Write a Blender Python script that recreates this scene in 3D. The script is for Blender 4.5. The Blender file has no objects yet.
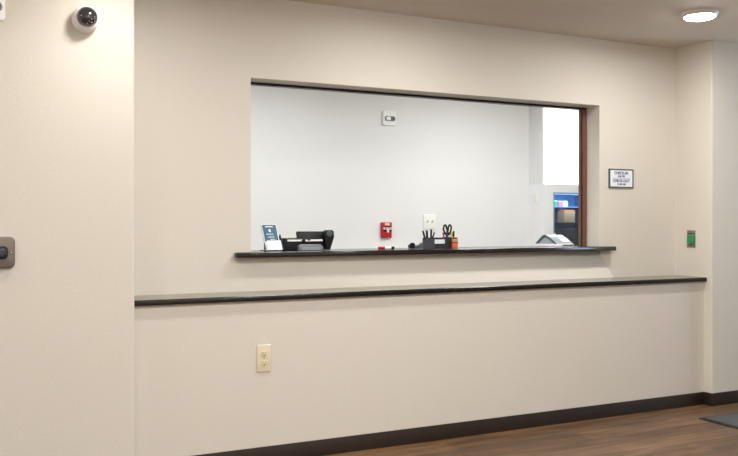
import bpy, bmesh, math, random
from mathutils import Vector, Matrix
random.seed(7)
SC = bpy.context.scene
COL = SC.collection
PI = math.pi

# ------------------------------------------------------------------ materials
def new_mat(name):
    m = bpy.data.materials.new(name); m.use_nodes = True
    nt = m.node_tree
    return m, nt, nt.nodes['Principled BSDF']

def lin(c):
    return tuple((x/255/12.92 if x/255 <= .04045 else ((x/255+.055)/1.055)**2.4) for x in c) + (1,)

def plain(name, rgb, rough=.5, metal=0, spec=.5, noise=.03, scale=40, bump=0, bscale=200, coat=0):
    m, nt, b = new_mat(name)
    b.inputs['Roughness'].default_value = rough
    b.inputs['Metallic'].default_value = metal
    b.inputs['Specular IOR Level'].default_value = spec
    b.inputs['Coat Weight'].default_value = coat
    tc = nt.nodes.new('ShaderNodeTexCoord')
    n = nt.nodes.new('ShaderNodeTexNoise'); n.inputs['Scale'].default_value = scale; n.inputs['Detail'].default_value = 3
    nt.links.new(tc.outputs['Object'], n.inputs['Vector'])
    mr = nt.nodes.new('ShaderNodeMapRange')
    mr.inputs['To Min'].default_value = 1-noise; mr.inputs['To Max'].default_value = 1+noise
    nt.links.new(n.outputs['Fac'], mr.inputs['Value'])
    mx = nt.nodes.new('ShaderNodeVectorMath'); mx.operation = 'SCALE'
    c = lin(rgb); mx.inputs[0].default_value = c[:3]
    nt.links.new(mr.outputs['Result'], mx.inputs['Scale'])
    nt.links.new(mx.outputs['Vector'], b.inputs['Base Color'])
    if bump:
        n2 = nt.nodes.new('ShaderNodeTexNoise'); n2.inputs['Scale'].default_value = bscale; n2.inputs['Detail'].default_value = 4
        nt.links.new(tc.outputs['Object'], n2.inputs['Vector'])
        bp = nt.nodes.new('ShaderNodeBump'); bp.inputs['Strength'].default_value = bump; bp.inputs['Distance'].default_value = .004
        nt.links.new(n2.outputs['Fac'], bp.inputs['Height']); nt.links.new(bp.outputs['Normal'], b.inputs['Normal'])
    return m

def glow(name, rgb, strength):
    m, nt, b = new_mat(name)
    b.inputs['Base Color'].default_value = lin((240, 240, 238))
    b.inputs['Emission Color'].default_value = lin(rgb)
    b.inputs['Emission Strength'].default_value = strength
    return m

def glassy(name, rgb, rough=.02, alpha_tint=None):
    m, nt, b = new_mat(name)
    b.inputs['Base Color'].default_value = lin(rgb)
    b.inputs['Roughness'].default_value = rough
    b.inputs['Transmission Weight'].default_value = 1
    b.inputs['IOR'].default_value = 1.45
    return m

def floor_mat():
    m, nt, b = new_mat('vinyl_plank')
    tc = nt.nodes.new('ShaderNodeTexCoord')
    br = nt.nodes.new('ShaderNodeTexBrick')
    br.inputs['Scale'].default_value = 1; br.inputs['Brick Width'].default_value = 1.22; br.inputs['Row Height'].default_value = .152
    br.inputs['Mortar Size'].default_value = .0012; br.inputs['Mortar Smooth'].default_value = .1
    br.offset = .37
    br.inputs['Color1'].default_value = lin((118, 89, 61)); br.inputs['Color2'].default_value = lin((94, 68, 45))
    br.inputs['Mortar'].default_value = lin((62, 46, 36))
    nt.links.new(tc.outputs['Object'], br.inputs['Vector'])
    mp = nt.nodes.new('ShaderNodeMapping'); mp.inputs['Scale'].default_value = (1.3, 13, 1)
    nt.links.new(tc.outputs['Object'], mp.inputs['Vector'])
    n = nt.nodes.new('ShaderNodeTexNoise'); n.inputs['Scale'].default_value = 2.2; n.inputs['Detail'].default_value = 8; n.inputs['Distortion'].default_value = .6
    nt.links.new(mp.outputs['Vector'], n.inputs['Vector'])
    rp = nt.nodes.new('ShaderNodeValToRGB')
    rp.color_ramp.elements[0].position = .32; rp.color_ramp.elements[0].color = (.50, .48, .46, 1)
    rp.color_ramp.elements[1].position = .7; rp.color_ramp.elements[1].color = (1.32, 1.30, 1.26, 1)
    nt.links.new(n.outputs['Fac'], rp.inputs['Fac'])
    mx = nt.nodes.new('ShaderNodeMix'); mx.data_type = 'RGBA'; mx.blend_type = 'MULTIPLY'; mx.inputs['Factor'].default_value = 1
    nt.links.new(br.outputs['Color'], mx.inputs['A']); nt.links.new(rp.outputs['Color'], mx.inputs['B'])
    nt.links.new(mx.outputs['Result'], b.inputs['Base Color'])
    b.inputs['Roughness'].default_value = .45
    bp = nt.nodes.new('ShaderNodeBump'); bp.inputs['Strength'].default_value = .15; bp.inputs['Distance'].default_value = .002
    nt.links.new(n.outputs['Fac'], bp.inputs['Height']); nt.links.new(bp.outputs['Normal'], b.inputs['Normal'])
    return m

M = {}
M['paint']   = plain('beige_paint', (218, 212, 201), .55, spec=.35, noise=.012, scale=3, bump=.16, bscale=70)
M['office']  = plain('office_white_paint', (232, 232, 230), .6, spec=.3, noise=.01, scale=3, bump=.1, bscale=90)
M['bright']  = plain('bright_white_paint', (240, 240, 241), .6, noise=.01)
M['ceil']    = plain('ceiling_paint', (216, 206, 192), .75, spec=.2, noise=.015, scale=5, bump=.12, bscale=80)
M['floor']   = floor_mat()
M['base']    = plain('rubber_baseboard', (41, 32, 25), .5, noise=.06, scale=30)
M['counter'] = plain('counter_laminate', (118, 112, 97), .2, noise=.06, scale=120)
M['edge']    = plain('black_edge', (24, 21, 21), .22, noise=.1, scale=60)
M['sill']    = plain('charcoal_laminate', (30, 27, 28), .16, noise=.12, scale=90)
M['bronze']  = plain('dark_bronze', (26, 19, 17), .4, metal=.3, noise=.05)
M['wood']    = plain('walnut_guide', (112, 74, 54), .4, noise=.18, scale=25)
M['white']   = plain('white_plastic', (244, 244, 243), .4, noise=.01)
M['ivory']   = plain('ivory_plastic', (226, 214, 182), .38, noise=.015)
M['bone']    = plain('bone_plastic', (240, 239, 232), .4, noise=.01)
M['slot']    = plain('dark_slot', (40, 36, 32), .6)
M['red']     = plain('fire_red', (186, 18, 36), .4, noise=.03)
M['steel']   = plain('brushed_steel', (150, 145, 138), .38, metal=.85, noise=.06, scale=90)
M['greymet'] = plain('grey_metal', (122, 112, 106), .42, metal=.55, noise=.05, scale=70)
M['green']   = plain('green_button', (0, 142, 84), .25, noise=.05, coat=.5)
M['black']   = plain('black_plastic', (13, 13, 14), .5, spec=.3, noise=.06)
M['matblack']= plain('matt_black', (17, 17, 18), .6, noise=.06)
M['navy']    = plain('dark_blue_plastic', (38, 46, 68), .2, noise=.1, coat=.5)
M['smoke']   = plain('smoked_dome', (44, 42, 44), .06, noise=.1, coat=1)
M['chrome']  = plain('lens_silver', (190, 190, 196), .15, metal=.9)
M['grey']    = plain('grey_plastic', (128, 130, 134), .35, noise=.03)
M['silver']  = plain('silver_plastic', (150, 160, 165), .3, noise=.04, coat=.3)
M['dkgrey']  = plain('slate_plastic', (74, 84, 88), .4, noise=.05)
M['teal']    = plain('teal_print', (0, 82, 110), .4, noise=.08, scale=60)
M['paper']   = plain('white_paper', (240, 242, 246), .6, noise=.01)
M['signblue']= plain('pale_blue_plate', (234, 242, 251), .4, noise=.01)
M['ink']     = plain('slate_ink', (72, 92, 116), .5)
M['frame']   = plain('slate_frame', (84, 92, 100), .35, noise=.05)
M['mesh']    = plain('black_wire_mesh', (30, 32, 36), .5, noise=.2, scale=300, bump=.4, bscale=500)
M['cupgrey'] = plain('grey_wire_mesh', (58, 62, 68), .5, noise=.2, scale=300, bump=.4, bscale=500)
M['yellow']  = plain('yellow_plastic', (232, 210, 40), .35)
M['orange']  = plain('orange_plastic', (214, 108, 58), .4, noise=.06)
M['blue']    = plain('blue_plastic', (34, 62, 148), .35)
M['pink']    = plain('pink_plastic', (216, 90, 104), .4)
M['mat']     = plain('carpet_mat', (92, 92, 92), .95, spec=.1, noise=.22, scale=220, bump=.6, bscale=400)
M['matedge'] = plain('mat_rubber_edge', (30, 30, 32), .7)
M['lens']    = glow('lamp_lens', (255, 250, 242), 62)
M['panel']   = glow('office_lamp_lens', (246, 250, 255), 7)
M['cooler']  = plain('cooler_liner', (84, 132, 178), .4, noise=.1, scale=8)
M['coolLED'] = glow('cooler_light', (130, 195, 255), 1.6)
M['glass']   = glassy('door_glass', (206, 228, 248))
M['acrylic'] = glassy('clear_acrylic', (225, 236, 246), .05)
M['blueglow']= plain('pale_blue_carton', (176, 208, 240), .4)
M['tan']     = plain('tan_carton', (196, 140, 92), .6, noise=.1)
M['daylight']= glow('daylight_window', (205, 226, 255), 3)

# ------------------------------------------------------------------ mesh helpers
def link(name, bm, mat, parent=None, smooth=False):
    me = bpy.data.meshes.new(name)
    bmesh.ops.recalc_face_normals(bm, faces=bm.faces[:])
    bm.to_mesh(me); bm.free()
    for m in (mat if isinstance(mat, (list, tuple)) else [mat]): me.materials.append(m)
    if smooth:
        for p in me.polygons: p.use_smooth = True
        try: me.set_sharp_from_angle(angle=math.radians(38))
        except Exception: pass
    o = bpy.data.objects.new(name, me); COL.objects.link(o)
    if parent: o.parent = parent
    return o

def box(bm, x0, x1, y0, y1, z0, z1, bev=0, seg=2):
    vs = [bm.verts.new((x, y, z)) for x in (x0, x1) for y in (y0, y1) for z in (z0, z1)]
    fs = [bm.faces.new([vs[i] for i in q]) for q in ((0,1,3,2),(4,6,7,5),(0,4,5,1),(2,3,7,6),(0,2,6,4),(1,5,7,3))]
    if bev:
        es = list({e for f in fs for e in f.edges})
        bmesh.ops.bevel(bm, geom=es, offset=bev, segments=seg, profile=.5, affect='EDGES', clamp_overlap=True)
    return bm

def B(*a, **k): return box(bmesh.new(), *a, **k)

def prism(bm, pts, h0, h1, axis='z', bev=0, seg=2):
    """extrude a 2D outline: axis z -> (x,y), axis y -> (x,z), axis x -> (y,z)"""
    def P(p, h):
        return {'z': (p[0], p[1], h), 'y': (p[0], h, p[1]), 'x': (h, p[0], p[1])}[axis]
    a = [bm.verts.new(P(p, h0)) for p in pts]; b = [bm.verts.new(P(p, h1)) for p in pts]
    n = len(pts)
    fs = [bm.faces.new(a[::-1]), bm.faces.new(b)]
    for i in range(n): fs.append(bm.faces.new((a[i], a[(i+1) % n], b[(i+1) % n], b[i])))
    if bev:
        es = list(set(fs[0].edges) | set(fs[1].edges))
        bmesh.ops.recalc_face_normals(bm, faces=fs)
        bmesh.ops.bevel(bm, geom=es, offset=bev, segments=seg, profile=.5, affect='EDGES', clamp_overlap=True)
    return bm

def rrect(cx, cy, w, h, r, n=6):
    pts = []
    for (sx, sy, a0) in ((1, 1, 0), (-1, 1, 90), (-1, -1, 180), (1, -1, 270)):
        for i in range(n+1):
            a = math.radians(a0 + 90*i/n)
            pts.append((cx + sx*(w/2-r) + r*math.cos(a), cy + sy*(h/2-r) + r*math.sin(a)))
    return pts

def lathe(bm, prof, n=48, mat=None):
    """revolve (r, h) about Z, then transform by mat"""
    rings = []
    for r, h in prof:
        if r < 1e-6: rings.append([bm.verts.new((0, 0, h))])
        else: rings.append([bm.verts.new((r*math.cos(2*PI*i/n), r*math.sin(2*PI*i/n), h)) for i in range(n)])
    for a, b in zip(rings, rings[1:]):
        for i in range(n):
            j = (i+1) % n
            if len(a) == 1 and len(b) == 1: continue
            if len(a) == 1: bm.faces.new((a[0], b[i], b[j]))
            elif len(b) == 1: bm.faces.new((a[i], a[j], b[0]))
            else: bm.faces.new((a[i], a[j], b[j], b[i]))
    if len(rings[0]) > 1: bm.faces.new(rings[0][::-1])
    if len(rings[-1]) > 1: bm.faces.new(rings[-1])
    if mat is not None: bmesh.ops.transform(bm, matrix=mat, verts=[v for rg in rings for v in rg])
    return bm

def rod(bm, p0, p1, r0, r1=None, n=14):
    p0 = Vector(p0); p1 = Vector(p1); r1 = r0 if r1 is None else r1
    q = (p1-p0).to_track_quat('Z', 'Y').to_matrix().to_4x4()
    return lathe(bm, [(r0, 0), (r1, (p1-p0).length)], n, Matrix.Translation(p0) @ q)

def ring_tube(bm, pts, r, closed=True, n=8):
    pts = [Vector(p) for p in pts]; N = len(pts); rings = []
    for i, p in enumerate(pts):
        t = (pts[(i+1) % N]-pts[i-1]) if closed else (pts[min(i+1, N-1)]-pts[max(i-1, 0)])
        t.normalize(); u = t.cross(Vector((.31, .12, .94))).normalized(); v = t.cross(u)
        rings.append([bm.verts.new(p + r*(u*math.cos(2*PI*k/n)+v*math.sin(2*PI*k/n))) for k in range(n)])
    for i in range(N if closed else N-1):
        a, b = rings[i], rings[(i+1) % N]
        for k in range(n): bm.faces.new((a[k], a[(k+1) % n], b[(k+1) % n], b[k]))
    if not closed: bm.faces.new(rings[0][::-1]); bm.faces.new(rings[-1])
    return bm

FACE_Y = Matrix.Rotation(PI/2, 4, 'X')      # local +Z of a lathe points to -Y (out of a wall that faces the corridor)

def text_mesh(name, lines, mat, parent, ext=.0004):
    """lines: (string, size, x, z); laid out in the XZ plane facing -Y at local y=0"""
    bm = bmesh.new()
    for s, size, x, z in lines:
        cu = bpy.data.curves.new('t', 'FONT'); cu.body = s; cu.size = size; cu.align_x = 'CENTER'; cu.align_y = 'CENTER'; cu.extrude = ext
        cu.resolution_u = 3; cu.offset = size*.034
        o = bpy.data.objects.new('t', cu); COL.objects.link(o)
        bpy.context.view_layer.update()
        me = bpy.data.meshes.new_from_object(o)
        me.transform(Matrix.Translation((x, 0, z)) @ FACE_Y)
        bm.from_mesh(me)
        bpy.data.objects.remove(o); bpy.data.curves.remove(cu); bpy.data.meshes.remove(me)
    return link(name, bm, mat, parent)

def empty(name, loc, label, cat, group=None, rz=0):
    o = bpy.data.objects.new(name, None); o.empty_display_size = .05; COL.objects.link(o)
    o.location = loc; o.rotation_euler = (0, 0, rz)
    return tag(o, label, cat, group)

def tag(o, label, cat, group=None):
    o['label'] = label; o['category'] = cat
    if group: o['group'] = group
    return o

def struct(name, bm, mat, smooth=False):
    o = link(name, bm, mat, None, smooth); o['kind'] = 'structure'; return o

def dup(root, loc, label=None, rz=None):
    r = root.copy(); COL.objects.link(r); r.location = loc
    if rz is not None: r.rotation_euler = (0, 0, rz)
    if label: r['label'] = label
    for ch in list(root.children):
        c = ch.copy(); COL.objects.link(c); c.parent = r
        for g in list(ch.children):
            d = g.copy(); COL.objects.link(d); d.parent = c
    return r

# ------------------------------------------------------------------ main dimensions (metres)
H = 2.388                     # ceiling
L, R = .784, 4.484            # niche sides
UW, KW = .3105, .065          # upper (window) wall and knee wall faces; flush front walls at Y = 0
WX0, WX1, WZ = 1.444, 3.812, 1.957
CT, ST = .838, 1.0436         # counter top, sill top
TH = .028                     # slab thickness
WB = .50                      # back face of the window wall
BACK = 2.2                    # office back wall
XL, XR, YN = -2.6, 6.6, -5.4  # corridor extents

# ------------------------------------------------------------------ room shell
struct('floor', B(XL, XR, YN, 5.2, -.1, 0), M['floor'])
struct('ceiling', B(XL, XR, YN, 5.2, H, H+.1), M['ceil'])

# left front wall (its right edge is a rounded drywall corner)
def corner_wall(x0, x1, y0, y1, corner_x):
    bm = B(x0, x1, y0, y1, 0, H)
    es = [e for e in bm.edges if all(abs(v.co.x-corner_x) < 1e-5 and abs(v.co.y-y0) < 1e-5 for v in e.verts)]
    bmesh.ops.bevel(bm, geom=es, offset=.014, segments=5, profile=.5, affect='EDGES')
    return bm
struct('wall_front_left', corner_wall(XL, L, 0, WB, L), M['paint'], True)
struct('wall_front_right', corner_wall(R, XR, 0, WB, R), M['paint'], True)
struct('wall_knee', B(L, R, KW, UW, 0, CT-TH), M['paint'])

# window wall with one opening, reveal edges eased
def window_wall():
    bm = bmesh.new()
    o = [(L, 0), (R, 0), (R, H), (L, H)]; i = [(WX0, ST-TH), (WX1, ST-TH), (WX1, WZ), (WX0, WZ)]
    def ringv(p, y): return [bm.verts.new((a, y, b)) for a, b in p]
    of, inf, ob, ib = ringv(o, UW), ringv(i, UW), ringv(o, WB), ringv(i, WB)
    for k in range(4):
        j = (k+1) % 4
        bm.faces.new((of[k], of[j], inf[j], inf[k])); bm.faces.new((ob[j], ob[k], ib[k], ib[j]))
        bm.faces.new((inf[k], inf[j], ib[j], ib[k])); bm.faces.new((of[j], of[k], ob[k], ob[j]))
    es = [e for e in bm.edges if e.verts[0] in inf and e.verts[1] in inf and not all(abs(v.co.z-(ST-TH)) < 1e-6 for v in e.verts)]
    bmesh.ops.bevel(bm, geom=es, offset=.005, segments=4, profile=.5, affect='EDGES')
    return bm
struct('wall_window', window_wall(), M['paint'], True)

# bronze header slot and wood-toned side guides inside the opening
GY0, GY1 = .433, .473
struct('window_1', B(WX0, WX1, GY0, GY1, WZ-.013, WZ-.0003), M['bronze'])
gl = bmesh.new(); box(gl, WX1-.036, WX1-.0003, GY0, GY1, ST, WZ-.013)
box(gl, WX0+.0003, WX0+.030, GY0, GY1, ST, WZ-.013)
struct('trim_1', gl, M['wood'])
gs = bmesh.new(); box(gs, WX1-.040, WX1-.036, GY0+.002, GY0+.012, ST, WZ-.013)
box(gs, WX0+.030, WX0+.034, GY0+.002, GY0+.012, ST, WZ-.013)
struct('trim_2', gs, M['bronze'])

# corridor other walls
struct('wall_left', B(XL-.1, XL, YN, WB, 0, H), M['paint'])
struct('wall_behind', B(XL, XR, YN-.1, YN, 0, H), M['paint'])
def end_wall():
    bm = bmesh.new()
    box(bm, XR, XR+.1, YN, -1.2, 0, H); box(bm, XR, XR+.1, -.15, 0, 0, H)
    box(bm, XR, XR+.1, -1.2, -.15, 0, .9); box(bm, XR, XR+.1, -1.2, -.15, 2.3, H)
    return bm
struct('wall_right', end_wall(), M['paint'])

# office shell
PX = 4.687                    # end of the office back wall
struct('wall_back', B(.9, PX, BACK, BACK+.12, 0, H), M['office'])
struct('wall_office_left', B(.8, .9, WB, BACK+.12, 0, H), M['office'])
struct('wall_office_post', B(PX, PX+.02, 2.0155, BACK+.12, 1.534, H), M['office'])
struct('wall_far', B(4.2, XR, 2.9, 3.0, 0, H), M['bright'])
struct('wall_far_side', B(PX-.12, PX, BACK+.12, 2.9, 0, H), M['bright'])
struct('wall_far_right', B(XR-.1, XR, WB, 2.9, 0, H), M['bright'])

# white half-height partition at the end of the back wall, with a recess for the cooler
CX0, CX1, CZ0, CZ1, PY = 4.778, 5.44, .50, 1.462, 1.974
def partition():
    bm = bmesh.new()
    top = 1.533
    box(bm, PX, CX0, PY, 2.6, 0, top); box(bm, CX1, 6.1, PY, 2.6, 0, top)
    box(bm, CX0, CX1, PY, 2.6, CZ1, top); box(bm, CX0, CX1, PY, 2.6, 0, CZ0)
    return bm
struct('wall_partition', partition(), M['bright'])

# baseboards
def baseboard(name, pts, normal_axis='y'):
    bm = bmesh.new(); return None
bh, bt = .084, .006
def bb(name, x0, x1, y0, y1):
    struct(name, B(x0, x1, y0, y1, 0, bh, .0018, 2), M['base'], True)
bb('baseboard_knee', L, R-bt, KW-bt, KW)
bb('baseboard_return', R-bt, R, -bt, KW)
bb('baseboard_right', R, XR, -bt, 0)
bb('baseboard_front_left', XL, L, -bt, 0)

# ------------------------------------------------------------------ counter and sill
cf = .040
root = empty('counter', (L, cf, CT), 'long grey ledge counter with black front edge running wall to wall below the window', 'counter')
def at0(o, root):   # meshes were written in world coordinates: keep them there under their thing
    o.matrix_parent_inverse = Matrix.Translation(root.location).inverted() if root.rotation_euler.z == 0 else root.matrix_basis.inverted()
    return o
at0(link('counter_top', B(L+.0005, R-.0005, cf+.012, UW-.0005, CT-TH, CT), M['counter'], root), root)
e = bmesh.new()
prof = [(cf+.012, CT)] + [(cf+.012-.012*math.sin(a), CT-.007+.007*math.cos(a)) for a in [PI/2*k/5 for k in range(1, 6)]] \
     + [(cf+.012-.012*math.cos(a), CT-TH+.007-.007*math.sin(a)) for a in [PI/2*k/5 for k in range(0, 6)]]
prism(e, prof, L+.0005, R-.0005, 'x')
at0(link('counter_edge', e, M['edge'], root, True), root)['label'] = 'black rounded front edge'

root = empty('counter', (1.3499, .247, ST), 'dark charcoal transaction sill slab through the wall at the bottom of the window', 'counter')
sy = .247
s = bmesh.new()
SX0, SX1 = 1.3499, 3.905
prism(s, [(WX0+.001, UW), (SX0+.008, UW-.0005), (SX0, UW-.0085), (SX0, sy+.02), (SX0+.004, sy+.006), (SX0+.012, sy),
          (SX1-.012, sy), (SX1-.004, sy+.006), (SX1, sy+.02), (SX1, UW-.0005), (WX1-.001, UW), (WX1-.001, WB), (WX1-.001, .60), (WX0+.001, .60), (WX0+.001, WB)],
      ST-TH, ST, 'z', bev=.006, seg=3)
at0(link('sill_slab', s, M['sill'], root, True), root)

# ------------------------------------------------------------------ ceiling lights
def ceiling_light(x, y, label):
    r = empty('ceiling_light', (x, y, H), label, 'ceiling light', 'round flush ceiling lights')
    t = bmesh.new()
    lathe(t, [(.101, 0), (.101, -.006), (.097, -.018), (.090, -.024), (.085, -.024), (.085, -.010), (0.0, -.010)], 56)
    link('trim_ring', t, M['white'], r, True)
    d = bmesh.new()
    lathe(d, [(.0845, -.011), (.0845, -.024), (.074, -.032), (.050, -.038), (.025, -.041), (0, -.042)], 56)
    link('lamp_lens', d, M['lens'], r, True)
    return r
LY = -.485
first = ceiling_light(3.836, LY, 'round white flush ceiling light glowing above the right end of the window wall')
lamps = [(3.836, 1.25), (.75, .42), (2.26, .95), (-.76, .35)]
for x, lab in ((.75, 'round flush ceiling light above the left front wall, out of frame'), (2.26, 'round flush ceiling light above the window, out of frame'),
               (-.76, 'round flush ceiling light at the far left of the corridor, out of frame')):
    dup(first, (x, LY, H), lab)
def area(name, loc, size, power, col, rot=(0, 0, 0), shape='DISK', sy=None):
    l = bpy.data.lights.new(name, 'AREA'); l.shape = shape; l.size = size
    if sy: l.size_y = sy
    l.energy = power; l.color = col
    o = bpy.data.objects.new(name, l); COL.objects.link(o); o.location = loc; o.rotation_euler = rot
    return o
WARM = (1, .985, .965)
for x, k in lamps: area('lamp_light', (x, LY, H-.046), .17, 6.2*k, WARM)
# added rows of the same lights above and behind the camera, unseen frontal fill
for y, row in ((-2.3, 'middle'), (-4.2, 'back')):
    for x, col_ in ((-.76, 'first'), (.75, 'second'), (2.26, 'third')):
        dup(first, (x, y, H), 'added round flush fill light, %s from the left in the %s lobby row, out of frame' % (col_, row))
        area('lamp_light', (x, y, H-.046), .17, 30 if x > 2 else 12.5, WARM)

# office troffers
def troffer(x, y, label):
    r = empty('ceiling_panel_light', (x, y, H), label, 'ceiling light', 'square office ceiling panels')
    f = bmesh.new()
    for q in ((-.3, .3, -.3, -.28), (-.3, .3, .28, .3), (-.3, -.28, -.28, .28), (.28, .3, -.28, .28)): box(f, *q, -.02, -.0002)
    link('panel_frame', f, M['white'], r); link('panel_lens', B(-.28, .28, -.28, .28, -.012, -.0002), M['panel'], r)
    return r
tr = troffer(2.0, 1.0, 'square ceiling light panel over the left of the office, out of frame')
dup(tr, (3.9, 1.0, H), 'square ceiling light panel over the right of the office, out of frame')
dup(tr, (5.6, 2.5, H), 'square ceiling light panel in the room beyond the office, out of frame')
COOL = (.90, .96, 1)
for x, y, p in ((2.0, 1.0, 11.4), (3.9, 1.0, 12.4), (5.6, 2.5, 19)): area('panel_light', (x, y, H-.025), .54, p, COOL, shape='SQUARE')

area('cooler_light', (5.109, 2.03, 1.435), .5, 3.2, (.55, .80, 1), (math.radians(35), 0, 0), 'RECTANGLE', .02)

# daylight from the window at the right end of the corridor
struct('window_2', B(XR+.06, XR+.08, -1.2, -.15, .9, 2.3), M['daylight'])
area('daylight', (XR+.03, -.675, 1.6), 1.35, 13, (.55, .76, 1), (0, PI/2, 0), 'RECTANGLE', 1.0)

# ------------------------------------------------------------------ things on the walls
# dome camera
r = empty('dome_camera', (.5655, 0, 2.099), 'white round security dome camera with dark dome high on left wall', 'camera')
b_ = bmesh.new(); lathe(b_, [(.0575, .0003), (.0575, .020), (.0565, .022), (.055, .023)], 56, FACE_Y); link('mount_ring', b_, M['bone'], r, True)
b_ = bmesh.new(); lathe(b_, [(.0545, .023), (.0565, .025), (.0565, .038), (.055, .041), (.0515, .042), (.051, .046), (.0535, .048), (.0535, .055), (.0505, .062), (.047, .065), (.0455, .065)], 56, FACE_Y); link('housing', b_, M['white'], r, True)
b_ = bmesh.new(); lathe(b_, [(.0450, .065)] + [(.0450*math.cos(a), .065+.043*math.sin(a)) for a in [PI/2*k/12 for k in range(1, 12)]] + [(0, .108)], 56, FACE_Y)
dm = link('dome', b_, M['smoke'], r, True); dm['label'] = 'smoked dark dome'
# imitated glints: small silver facets set on the dome surface, no module inside
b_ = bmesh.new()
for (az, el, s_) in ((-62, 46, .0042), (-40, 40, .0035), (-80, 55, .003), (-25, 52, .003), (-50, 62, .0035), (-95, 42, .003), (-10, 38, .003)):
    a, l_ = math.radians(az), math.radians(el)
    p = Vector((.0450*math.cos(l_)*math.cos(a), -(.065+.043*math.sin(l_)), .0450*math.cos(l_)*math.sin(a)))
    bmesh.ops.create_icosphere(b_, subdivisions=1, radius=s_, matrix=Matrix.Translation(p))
link('dome_glints', b_, M['chrome'], dm)

# fire strobes
def strobe(loc, label, s=1.0):
    r = empty('alarm_strobe', loc, label, 'alarm', 'white fire alarm strobes')
    bm = prism(bmesh.new(), rrect(0, 0, .122*s, .122*s, .018*s), -.001, -.026*s, 'y', bev=.005*s)
    link('housing', bm, M['white'], r, True)
    bm = prism(bmesh.new(), rrect(0, -.004*s, .098*s, .042*s, .019*s), -.026*s, -.030*s, 'y', bev=.002)
    ln = link('lens_bezel', bm, M['grey'], r, True)
    bm = prism(bmesh.new(), rrect(-.018*s, -.004*s, .04*s, .030*s, .013*s), -.030*s, -.044*s, 'y', bev=.008*s, seg=3)
    link('flash_lens', bm, M['white'], ln, True)
    bm = prism(bmesh.new(), rrect(.026*s, -.004*s, .034*s, .026*s, .012*s), -.030*s, -.033*s, 'y', bev=.001)
    link('flash_reflector', bm, M['dkgrey'], ln, True)
    bm = bmesh.new(); lathe(bm, [(.010*s, .026*s), (.010*s, .029*s), (.006*s, .030*s)], 20, Matrix.Translation((0, 0, .038*s)) @ FACE_Y)
    link('sounder_port', bm, M['bone'], r, True)
    return r
strobe((3.264, BACK, 2.05), 'white square fire alarm strobe high on the office back wall')
strobe((.177, 0, 2.117), 'white fire alarm strobe cut off at the top left corner on the left wall')

# grey wall plate with dark knob at left edge
r = empty('wall_plate', (.213, 0, 1.071), 'grey metal rounded wall plate with a dark knob at the left edge', 'wall plate')
pl_ = prism(bmesh.new(), rrect(0, 0, .126, .135, .022), -.0005, -.022, 'y', bev=.006, seg=3); link('plate', pl_, M['greymet'], r, True)
kb = prism(bmesh.new(), rrect(0, 0, .070, .054, .016), -.022, -.034, 'y', bev=.004); k_ = link('knob_collar', kb, M['matblack'], r, True)
kb = prism(bmesh.new(), rrect(0, 0, .050, .040, .014), -.034, -.046, 'y', bev=.006, seg=3); link('knob', kb, M['navy'], k_, True)['label'] = 'dark blue knob'
for sx in (-1, 1):
    b_ = bmesh.new(); lathe(b_, [(.0045, .022), (.0045, .0235), (.003, .0242)], 16, Matrix.Translation((sx*.049, 0, -.003)) @ FACE_Y); link('screw', b_, M['chrome'], r, True)

# duplex outlet
r = empty('wall_outlet', (1.4265, KW, .524), 'ivory duplex power outlet low on the wall under the counter', 'outlet')
link('cover_plate', box(bmesh.new(), -.037, .037, -.007, -.0003, -.0675, .0675, .003, 3), M['ivory'], r, True)
for sz in (-1, 1):
    z = sz*.0225
    soc = link('socket', prism(bmesh.new(), rrect(0, z, .034, .030, .012), -.007, -.0092, 'y', bev=.0008), M['ivory'], r, True)
    bm = bmesh.new()
    box(bm, -.0085, -.0060, -.0096, -.0090, z-.001, z+.009); box(bm, .0060, .0085, -.0096, -.0090, z, z+.008)
    lathe(bm, [(.0028, .0090), (.0028, .0096)], 14, Matrix.Translation((0, 0, z-.007)) @ FACE_Y)
    link('slot', bm, M['slot'], soc)
b_ = bmesh.new(); lathe(b_, [(.003, .007), (.003, .0082)], 14, FACE_Y); link('screw', b_, M['steel'], r)

# check-in sign
sgx, sgz = 3.990, 1.4885
r = empty('wall_sign', (sgx, UW, sgz), 'small white check-in and check-out times sign on the wall right of the window', 'sign')
w2, h2 = .1045, .0615
link('sign_panel', B(-w2+.006, w2-.006, -.008, -.0003, -h2+.006, h2-.006), M['signblue'], r)
f = bmesh.new()
for q in ((-w2, w2, h2-.007, h2), (-w2, w2, -h2, -h2+.007), (-w2, -w2+.008, -h2+.007, h2-.007), (w2-.008, w2, -h2+.007, h2-.007)):
    box(f, q[0], q[1], -.011, -.0003, q[2], q[3])
link('sign_frame', f, M['frame'], r)
t = text_mesh('lettering', [('CHECK-IN', .0255, 0, .034), ('3:00 PM', .019, 0, .0125), ('CHECK-OUT', .0255, 0, -.017), ('11:00 AM', .019, 0, -.0395)], M['ink'], r)
t.location = (0, -.0084, 0)
link('divider_line', B(-.078, .078, -.0086, -.008, -.0010, .0006), M['ink'], r)

# green exit button on the return wall (faces -X)
r = empty('exit_button', (R, .170, 1.0885), 'green push button on a small steel plate on the right return wall', 'button', rz=-PI/2)
link('plate', box(bmesh.new(), -.035, .035, -.004, -.0003, -.0575, .0575, .0012), M['steel'], r, True)
link('push_button', prism(bmesh.new(), rrect(0, -.004, .056, .052, .006), -.004, -.014, 'y', bev=.003), M['green'], r, True)['label'] = 'green square button'
for sz in (-1, 1):
    b_ = bmesh.new(); lathe(b_, [(.0045, .004), (.0045, .0055), (.003, .006)], 14, Matrix.Translation((0, 0, sz*.050)) @ FACE_Y); link('screw', b_, M['steel'], r, True)
for w_s, w_z in (('PUSH TO', .0345), ('EXIT', -.0405)):
    t = text_mesh('lettering', [(w_s, .0125, 0, w_z)], M['slot'], r); t.location = (0, -.0043, 0)

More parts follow.
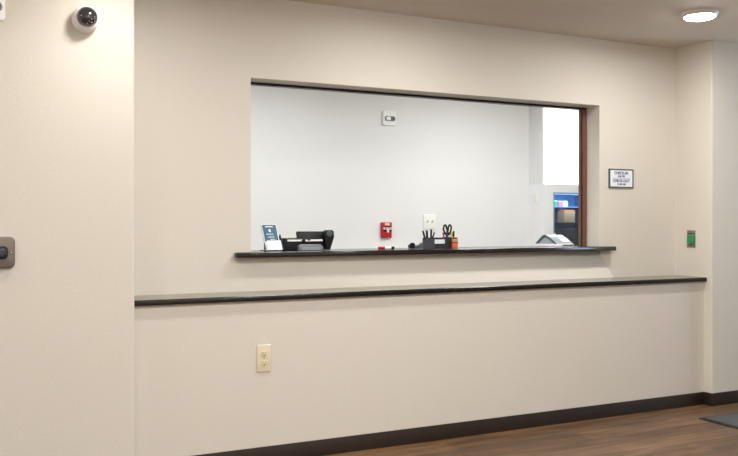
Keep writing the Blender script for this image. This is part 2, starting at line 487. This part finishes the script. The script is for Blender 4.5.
# fire pull station
r = empty('fire_pull_station', (3.236, BACK, 1.1365), 'red fire alarm pull station with white handle on the office back wall', 'fire alarm')
link('housing', box(bmesh.new(), -.048, .048, -.024, -.0003, -.063, .063, .005, 3), M['red'], r, True)
link('recess', prism(bmesh.new(), rrect(.006, .008, .076, .046, .004), -.024, -.0252, 'y'), M['slot'], r)
hb = bmesh.new(); prism(hb, [(-.034, .020), (.046, .020), (.046, .006), (.016, .004), (.013, -.020), (-.001, -.020), (-.004, .004), (-.034, .006)], -.0253, -.038, 'y', bev=.002)
hd = link('pull_handle', hb, M['white'], r, True); hd['label'] = 'white T-shaped pull handle'
t = text_mesh('handle_lettering', [('PULL DOWN', .011, .006, .0125)], M['red'], hd); t.location = (0, -.0384, 0)
t = text_mesh('lettering', [('FIRE', .024, .004, .046)], M['white'], r); t.location = (0, -.0244, 0)

# switch plates
def switch_plate(name, loc, w, h, n, label, rz=0):
    r = empty(name, loc, label, 'light switch', rz=rz)
    link('cover_plate', box(bmesh.new(), -w/2, w/2, -.007, -.0003, -h/2, h/2, .003, 3), M['bone'], r, True)
    for k in range(n):
        x = (k-(n-1)/2)*.046
        link('toggle_collar', B(x-.006, x+.006, -.0085, -.007, -.013, .013), M['bone'], r)
        link('toggle', prism(bmesh.new(), [(-.0085, -.005), (-.0085, .005), (-.02, .010), (-.02, .004)], x-.004, x+.004, 'x'), M['silver'] if n > 1 else M['white'], r)
    return r
switch_plate('light_switch', (3.652, BACK, 1.204), .124, .122, 2, 'white double light switch plate on office back wall above the desk organizer')
switch_plate('light_switch', (PX, 2.108, 1.423), .064, .094, 1, 'white single light switch on the left side of the white half-height partition', rz=-PI/2)

# ------------------------------------------------------------------ things on the sill
# brochure holder and its brochure
bx, by = 1.607, .385
r = empty('brochure_holder', (bx, by, ST), 'clear and black tilted brochure holder at the left end of the sill', 'holder')
lean = math.radians(31)
Ml = Matrix.Rotation(-lean, 4, 'X')
def tilt(bm): bmesh.ops.transform(bm, matrix=Ml, verts=bm.verts[:]); return bm
link('back_panel', tilt(B(-.048, .042, .0135, .0165, .004, .172)), M['acrylic'], r)
link('pocket', tilt(B(-.040, .040, -.0085, -.0065, .004, .062)), M['paper'], r)['label'] = 'white front pocket'
link('foot', box(bmesh.new(), -.047, .052, -.012, .12, 0, .004, .001), M['acrylic'], r)
for ex, ez in ((-.030, .050), (.053, .088)):
    link('easel_side', prism(bmesh.new(), [(.016, .005), (.085, .005), (.086, ez*.8), (.072, ez)], ex-.004, ex+.004, 'x'), M['black'], r)['label'] = 'black easel side'
r2 = empty('brochure', (bx-.004, by, ST+.004), 'teal and white printed brochure standing in the tilted holder', 'brochure')
link('sheet', tilt(B(-.043, .043, .0085, .0125, .006, .169)), M['paper'], r2)
link('cover_print', tilt(B(-.040, .039, .0078, .0085, .060, .165)), M['teal'], r2)['label'] = 'teal printed cover panel'
q = bmesh.new()
box(q, -.024, .020, .0072, .0078, .151, .156); box(q, -.006, .003, .0072, .0078, .120, .137); box(q, -.010, -.006, .0072, .0078, .126, .133)
box(q, -.026, .014, .0072, .0078, .105, .108); box(q, -.018, .018, .0072, .0078, .092, .0935); box(q, -.018, .016, .0072, .0078, .084, .0855); box(q, -.008, .020, .0072, .0078, .072, .0745)
link('print', tilt(q), M['paper'], r2)

# desk phone
px0 = 1.808
r = empty('desk_phone', (px0, .39, ST), 'black office desk telephone seen from behind beside the brochure holder', 'telephone')
body = bmesh.new()
prism(body, [(-.150, .002), (-.126, .066), (-.058, .068), (.100, .068), (.104, .002)], .03, .165, 'y', bev=.004)
link('phone_body', body, M['black'], r, True)
dsp = bmesh.new(); box(dsp, -.050, .112, -.009, .009, -.026, .026, .003)
bmesh.ops.transform(dsp, matrix=Matrix.Translation((0, .060, .079)) @ Matrix.Rotation(math.radians(-25), 4, 'X'), verts=dsp.verts[:])
link('display', dsp, M['black'], r, True)
link('port_strip', box(bmesh.new(), -.120, .090, .022, .031, .050, .060, .002), M['paper'], r)['label'] = 'white label strip'
gap = bmesh.new(); box(gap, -.036, -.016, .0195, .0225, .048, .062); box(gap, .0, .014, .0195, .0225, .055, .061); link('strip_gap', gap, M['black'], r)
stand = bmesh.new(); prism(stand, [(-.062, .001), (-.062, .026), (-.046, .034), (.068, .034), (.084, .020), (.084, .001)], .0, .031, 'y', bev=.004)
link('stand', stand, M['grey'], r, True)['label'] = 'grey desk stand'
link('stand_panel', prism(bmesh.new(), rrect(.010, .012, .110, .018, .004), -.001, -.003, 'y'), M['silver'], r, True)
hs = bmesh.new()
prism(hs, [(.104, .002), (.100, .062), (.096, .084), (.100, .106), (.112, .113), (.144, .113), (.155, .106), (.157, .072), (.142, .028), (.134, .002)], .012, .045, 'y', bev=.006, seg=3)
link('handset', hs, M['black'], r, True)
hs = bmesh.new(); lathe(hs, [(.017, 0), (.017, .004), (.012, .006)], 24, Matrix.Translation((.126, .012, .092)) @ FACE_Y); link('ear_cap', hs, M['dkgrey'], r, True)
hs = bmesh.new(); prism(hs, [(.106, .004), (.106, .060), (.150, .088), (.150, .066), (.134, .004)], .045, .19, 'y', bev=.006); link('handset_cradle', hs, M['black'], r, True)

# marker lying on the sill
r = empty('marker_pen', (2.280, .375, ST), 'red-capped grey marker pen lying on the sill below the pull station', 'pen')
b_ = bmesh.new(); rod(b_, (-.050, 0, .0085), (-.012, 0, .0085), .0085); link('cap', b_, M['red'], r, True)
b_ = bmesh.new(); rod(b_, (-.012, 0, .0085), (.030, 0, .0085), .0075); link('barrel', b_, M['bone'], r, True)
b_ = bmesh.new(); rod(b_, (.030, 0, .0085), (.050, 0, .0085), .0080); link('end_plug', b_, M['black'], r, True)

# desk organizer; local x: 0 at its left edge, one photo-free metre scale
ox, oy = 2.532, .40
r = empty('desk_organizer', (ox, oy, ST), 'black wire mesh desk organizer holding pens and scissors on the sill', 'organizer')
def cup(x0, x1, y0, y1, h, name, mat=M['mesh']):
    bm = bmesh.new(); t_ = .002
    box(bm, x0, x1, y0, y1, 0, t_)
    box(bm, x0, x1, y0, y0+t_, t_, h); box(bm, x0, x1, y1-t_, y1, t_, h); box(bm, x0, x0+t_, y0+t_, y1-t_, t_, h); box(bm, x1-t_, x1, y0+t_, y1-t_, t_, h)
    return link(name, bm, mat, r)
def rim(x0, x1, y0, y1, h, par):
    bm = bmesh.new(); ring_tube(bm, [(x0, y0, h), (x1, y0, h), (x1, y1, h), (x0, y1, h)], .002); link('rim', bm, M['black'], par, True)
for nm, q in (('pen_cup', (.030, .086, 0, .046, .062)), ('scissors_cup', (.172, .198, 0, .050, .066)), ('supply_cup', (.1985, .250, .004, .050, .062)), ('tray', (.0865, .1715, .0, .040, .026)), ('back_compartment', (.0865, .1715, .0405, .052, .062))):
    c_ = cup(*q, nm, M['cupgrey'] if nm == 'pen_cup' else M['mesh']); rim(q[0]+.001, q[1]-.001, q[2]+.001, q[3]-.001, q[4], c_)
c_ = None
# sub-divider with light note pad in the middle
n_ = empty('note_pad', (ox+.134, oy+.016, ST+.0022), 'white pad of notes standing in the middle tray of the desk organizer', 'note pad')
link('pages', B(-.036, .034, 0, .016, 0, .050), M['paper'], n_); link('cover', B(-.036, .034, .0161, .0185, 0, .052), M['grey'], n_)

def pen(dx, dy, top, tiltx, mat, label, h=.128, cat='pen', group=None, rad=.0052):
    p = empty('pen', (ox+dx, oy+dy, ST+.008), label, cat, group)
    d = Vector((tiltx, .05, 1)).normalized()
    b1 = bmesh.new(); rod(b1, Vector((0, 0, 0)), d*h*.62, rad*.8, rad); link('barrel', b1, mat, p, True)
    b2 = bmesh.new(); rod(b2, d*h*.62, d*h, rad, rad*.9); cp = link('cap', b2, mat, p, True)
    b3 = bmesh.new(); rod(b3, d*h*.68 + Vector((0, -rad*1.3, 0)), d*h*.97 + Vector((0, -rad*1.3, 0)), rad*.28); link('clip', b3, M['black'], cp, True)
    return p
G = 'black pens in the pen cup'
pen(.048, .018, 0, -.30, M['matblack'], 'black pen leaning furthest left in the pen cup', .102, group=G, rad=.0062)
pen(.058, .034, 0, -.03, M['matblack'], 'second black pen from the left in the pen cup, thick and nearly upright', .100, group=G, rad=.0075)
pen(.0735, .018, 0, .03, M['matblack'], 'third black pen from the left in the pen cup, upright and tallest', .106, group=G, rad=.0062)
pen(.076, .034, 0, .36, M['matblack'], 'black pen leaning right in the pen cup', .094, group=G, rad=.0048)
pen(.181, .036, 0, -.12, M['pink'], 'pink pen behind the scissors in the desk organizer', .088, rad=.0055)
pen(.1815, .014, 0, .02, M['blue'], 'blue pen left of the scissors in the desk organizer', .088, rad=.0065)
pen(.214, .018, 0, .10, M['yellow'], 'yellow highlighter right of the scissors in the desk organizer', .092, rad=.0085)
pen(.236, .030, 0, .06, M['black'], 'black marker at the right end of the desk organizer', .096, rad=.006)
o_ = empty('eraser_block', (ox+.2245, oy-.0135, ST), 'orange and red block standing before the right cup of the desk organizer', 'eraser')
link('lower_band', box(bmesh.new(), -.021, .019, 0, .013, 0, .022, .003), M['orange'], o_, True)
link('upper_band', box(bmesh.new(), -.021, .019, 0, .013, .0222, .056, .003), M['tan'], o_, True)
link('red_band', B(-.0215, .0195, -.0004, .0134, .030, .038), M['red'], o_)

# scissors, handles up
sc = empty('scissors', (ox+.190, oy+.022, ST+.006), 'black-handled scissors standing handles up in the desk organizer', 'scissors')
for sx in (-1, 1):
    bl = prism(bmesh.new(), [(-.003, 0), (.003, 0), (.006, .075), (-.006, .075)], sx*.0012-.001, sx*.0012+.001, 'y')
    link('blade', bl, M['steel'], sc)
    hp = bmesh.new()
    ring_tube(hp, [(sx*.0145 + .0115*math.cos(a) + (.004*sx if math.sin(a) > 0 else -.005*sx*abs(math.sin(a))), sx*.003, 0.104 + .030*math.sin(a)) for a in [2*PI*k/20 for k in range(20)]], .0056)
    rod(hp, (0, sx*.003, .070), (sx*.011, sx*.003, .088), .006)
    link('handle', hp, M['matblack'], sc, True)
b_ = bmesh.new(); lathe(b_, [(.004, .0035), (.004, .006)], 14, Matrix.Translation((0, 0, .070)) @ FACE_Y); link('pivot_screw', b_, M['chrome'], sc)

# tape dispenser left of the organizer
td = empty('tape_dispenser', (2.487, .405, ST), 'dark grey tape dispenser left of the pen cup', 'tape dispenser')
link('base', prism(bmesh.new(), [(-.030, .001), (-.034, .022), (-.018, .026), (.000, .016), (.034, .022), (.052, .030), (.052, .001)], 0, .030, 'y', bev=.003), M['dkgrey'], td, True)
b_ = bmesh.new(); lathe(b_, [(.017, -.0015), (.017, .009), (.008, .009), (.008, .0101)], 24, Matrix.Translation((-.020, 0, .019)) @ FACE_Y); link('tape_roll', b_, M['black'], td, True)
link('cutter', prism(bmesh.new(), [(.042, .030), (.054, .030), (.054, .036)], .004, .026, 'y'), M['steel'], td)

# tent-shaped silver desk machine at the right end of the sill
ds = empty('desk_scanner', (3.556, .455, ST), 'silver tent-shaped desk device with dark arched end at the right end of the sill', 'desk device', rz=math.radians(18))
w_ = .080
def arch(k, z0):
    return [(k*a, z0 + k*b) for a, b in ((w_, 0), (w_*.34, .050), (w_*.20, .057), (0, .055), (-w_*.45, .034), (-w_, 0))]
link('base', prism(bmesh.new(), rrect(0, 0, .212, 2*w_+.012, .012), 0, .017, 'z', bev=.003), M['white'], ds, True)
link('shell', prism(bmesh.new(), arch(1, .0172), -.088, .100, 'x', bev=.0015), M['silver'], ds, True)
ab = bmesh.new()
o_a, i_a = arch(1.03, .0172), arch(.80, .0172)
for x0, x1 in ((-.094, -.088),):
    vo = [ab.verts.new((x0, p[0], p[1])) for p in o_a]; vi = [ab.verts.new((x0, p[0], p[1])) for p in i_a]
    wo = [ab.verts.new((x1, p[0], p[1])) for p in o_a]; wi = [ab.verts.new((x1, p[0], p[1])) for p in i_a]
    n = len(o_a)
    for k in range(n-1):
        ab.faces.new((vo[k], vo[k+1], vi[k+1], vi[k])); ab.faces.new((wo[k+1], wo[k], wi[k], wi[k+1]))
        ab.faces.new((vo[k+1], vo[k], wo[k], wo[k+1])); ab.faces.new((vi[k], vi[k+1], wi[k+1], wi[k]))
    for k in (0, n-1): ab.faces.new((vo[k], vi[k], wi[k], wo[k]))
link('arch_band', ab, M['dkgrey'], ds)['label'] = 'dark arched end band'
sl = bmesh.new()      # recessed tray on the near slope
p0, p1 = Vector((-w_*.92, .0172+.006)), Vector((-w_*.45, .0172+.034)); nrm = Vector((-(p1-p0).y, (p1-p0).x)).normalized()
q = [p0.lerp(p1, .15), p0.lerp(p1, .9), p0.lerp(p1, .9)+nrm*.003, p0.lerp(p1, .15)+nrm*.003]
prism(sl, [tuple(v) for v in q], .0, .082, 'x'); link('tray', sl, M['white'], ds)
link('foot_slot', B(-.03, .085, -w_-.0075, -w_-.006, .005, .012), M['black'], ds)

# ------------------------------------------------------------------ glass-door cooler set into the partition
ck = empty('display_cooler', (CX0, PY, CZ0), 'blue-lit glass-door cooler with dark shelf set in the white partition', 'cooler')
W_, Hh = CX1-CX0, CZ1-CZ0
lb = bmesh.new()
e_ = .0006
box(lb, e_, .012, .02, .5, e_, Hh-e_); box(lb, W_-.012, W_-e_, .02, .5, e_, Hh-e_); box(lb, .012, W_-.012, .488, .5, e_, Hh-e_)
box(lb, .012, W_-.012, .02, .488, e_, .012); box(lb, .012, W_-.012, .02, .488, Hh-.012, Hh-e_)
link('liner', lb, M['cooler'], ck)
SZ = 1.195-CZ0
link('shelf', B(.0125, W_-.0125, .10, .46, SZ-.012, SZ), M['black'], ck)
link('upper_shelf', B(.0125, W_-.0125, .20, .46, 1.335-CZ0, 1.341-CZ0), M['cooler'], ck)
dr = bmesh.new()
for q in ((e_, W_-e_, e_, .012), (e_, W_-e_, Hh-.012, Hh-e_), (e_, .010, .012, Hh-.012), (W_-.010, W_-e_, .012, Hh-.012)): box(dr, q[0], q[1], -.004, .012, q[2], q[3])
door = link('door_frame', dr, M['silver'], ck)
link('glass', B(.010, W_-.010, .002, .006, .012, Hh-.012), M['glass'], door)
link('light_strip', B(.03, W_-.03, .02, .030, Hh-.018, Hh-.0125), M['coolLED'], ck)
def carton(name, x, y, z, w, d, h, mat, top, label, cat, group=None):
    c = empty(name, (x, y, z), label, cat, group)
    link('body', box(bmesh.new(), -w/2, w/2, 0, d, 0, h*.86, .003), mat, c)
    link('lid', box(bmesh.new(), -w/2+.004, w/2-.004, .003, d-.003, h*.86+.0002, h, .003), top, c)
carton('carton', CX0+.075, PY+.11, CZ0+SZ+.0003, .055, .06, .205, M['blueglow'], M['paper'], 'tall pale blue carton at the left of the cooler upper shelf', 'carton')
carton('carton', CX0+.275, PY+.11, CZ0+SZ+.0003, .12, .10, .115, M['tan'], M['orange'], 'tan carton at the right of the cooler shelf beside the window guide', 'carton')
for k, (mm, nm) in enumerate((('green', 'green'), ('green', 'second green'), ('pink', 'red'), ('paper', 'white'))):
    carton('small_box', CX0+.145+.058*k, PY+.22, 1.3413, .05, .06, .055, M[mm], M['paper'], nm + ' small box on the back upper shelf of the cooler', 'box', 'small boxes in the cooler')
bo = empty('bottle', (CX0+.055, PY+.07, CZ0+.0122), 'pale blue bottle on the cooler floor at the left', 'bottle')
b_ = bmesh.new(); lathe(b_, [(.04, 0), (.042, .01), (.042, .42), (.018, .52), (.016, .56)], 28); link('bottle_body', b_, M['blueglow'], bo, True)
b_ = bmesh.new(); lathe(b_, [(.019, .5602), (.019, .59), (.017, .593)], 24); link('cap', b_, M['paper'], bo, True)
cr = empty('crate', (CX0+.30, PY+.04, CZ0+.0122), 'black crate on the floor of the cooler', 'crate')
cb = bmesh.new(); box(cb, -.17, .17, 0, .34, 0, .012)
for q in ((-.17, .17, 0, .012), (-.17, .17, .328, .34), (-.17, -.158, .012, .328), (.158, .17, .012, .328)): box(cb, *q, .012, .62)
link('crate_body', cb, M['matblack'], cr)
rb = bmesh.new(); ring_tube(rb, [(-.166, .004, .62), (.166, .004, .62), (.166, .336, .62), (-.166, .336, .62)], .008); link('rim', rb, M['black'], cr)

# ------------------------------------------------------------------ floor mat
r = empty('floor_mat', (4.12, -.22, 0), 'dark grey carpet mat on the wood floor at the right', 'mat')
link('mat_border', box(bmesh.new(), 0, 1.5, -.92, 0, .0004, .006, .002), M['matedge'], r)
link('mat_pile', B(.022, 1.478, -.898, -.022, .0061, .010), M['mat'], r)

# ------------------------------------------------------------------ world, camera, colour management
w = bpy.data.worlds.new('World'); SC.world = w; w.use_nodes = True
w.node_tree.nodes['Background'].inputs['Color'].default_value = (.8, .9, 1, 1)
w.node_tree.nodes['Background'].inputs['Strength'].default_value = .05
F, TH_, D_ = 848.566, .4655, 3.9421
cam = bpy.data.cameras.new('camera'); co = bpy.data.objects.new('camera', cam); COL.objects.link(co)
cam.sensor_fit = 'HORIZONTAL'; cam.sensor_width = 36; cam.lens = F*36/738; cam.shift_y = (222.22-228)/738
cam.clip_start = .02
co.location = (0, -D_, 1.2); co.rotation_euler = (PI/2, 0, -TH_)
SC.camera = co
v = SC.view_settings; v.view_transform = 'Standard'; v.look = 'None'; v.gamma = 1; v.use_curve_mapping = False; v.exposure = 0.32
SC.display_settings.display_device = 'sRGB'
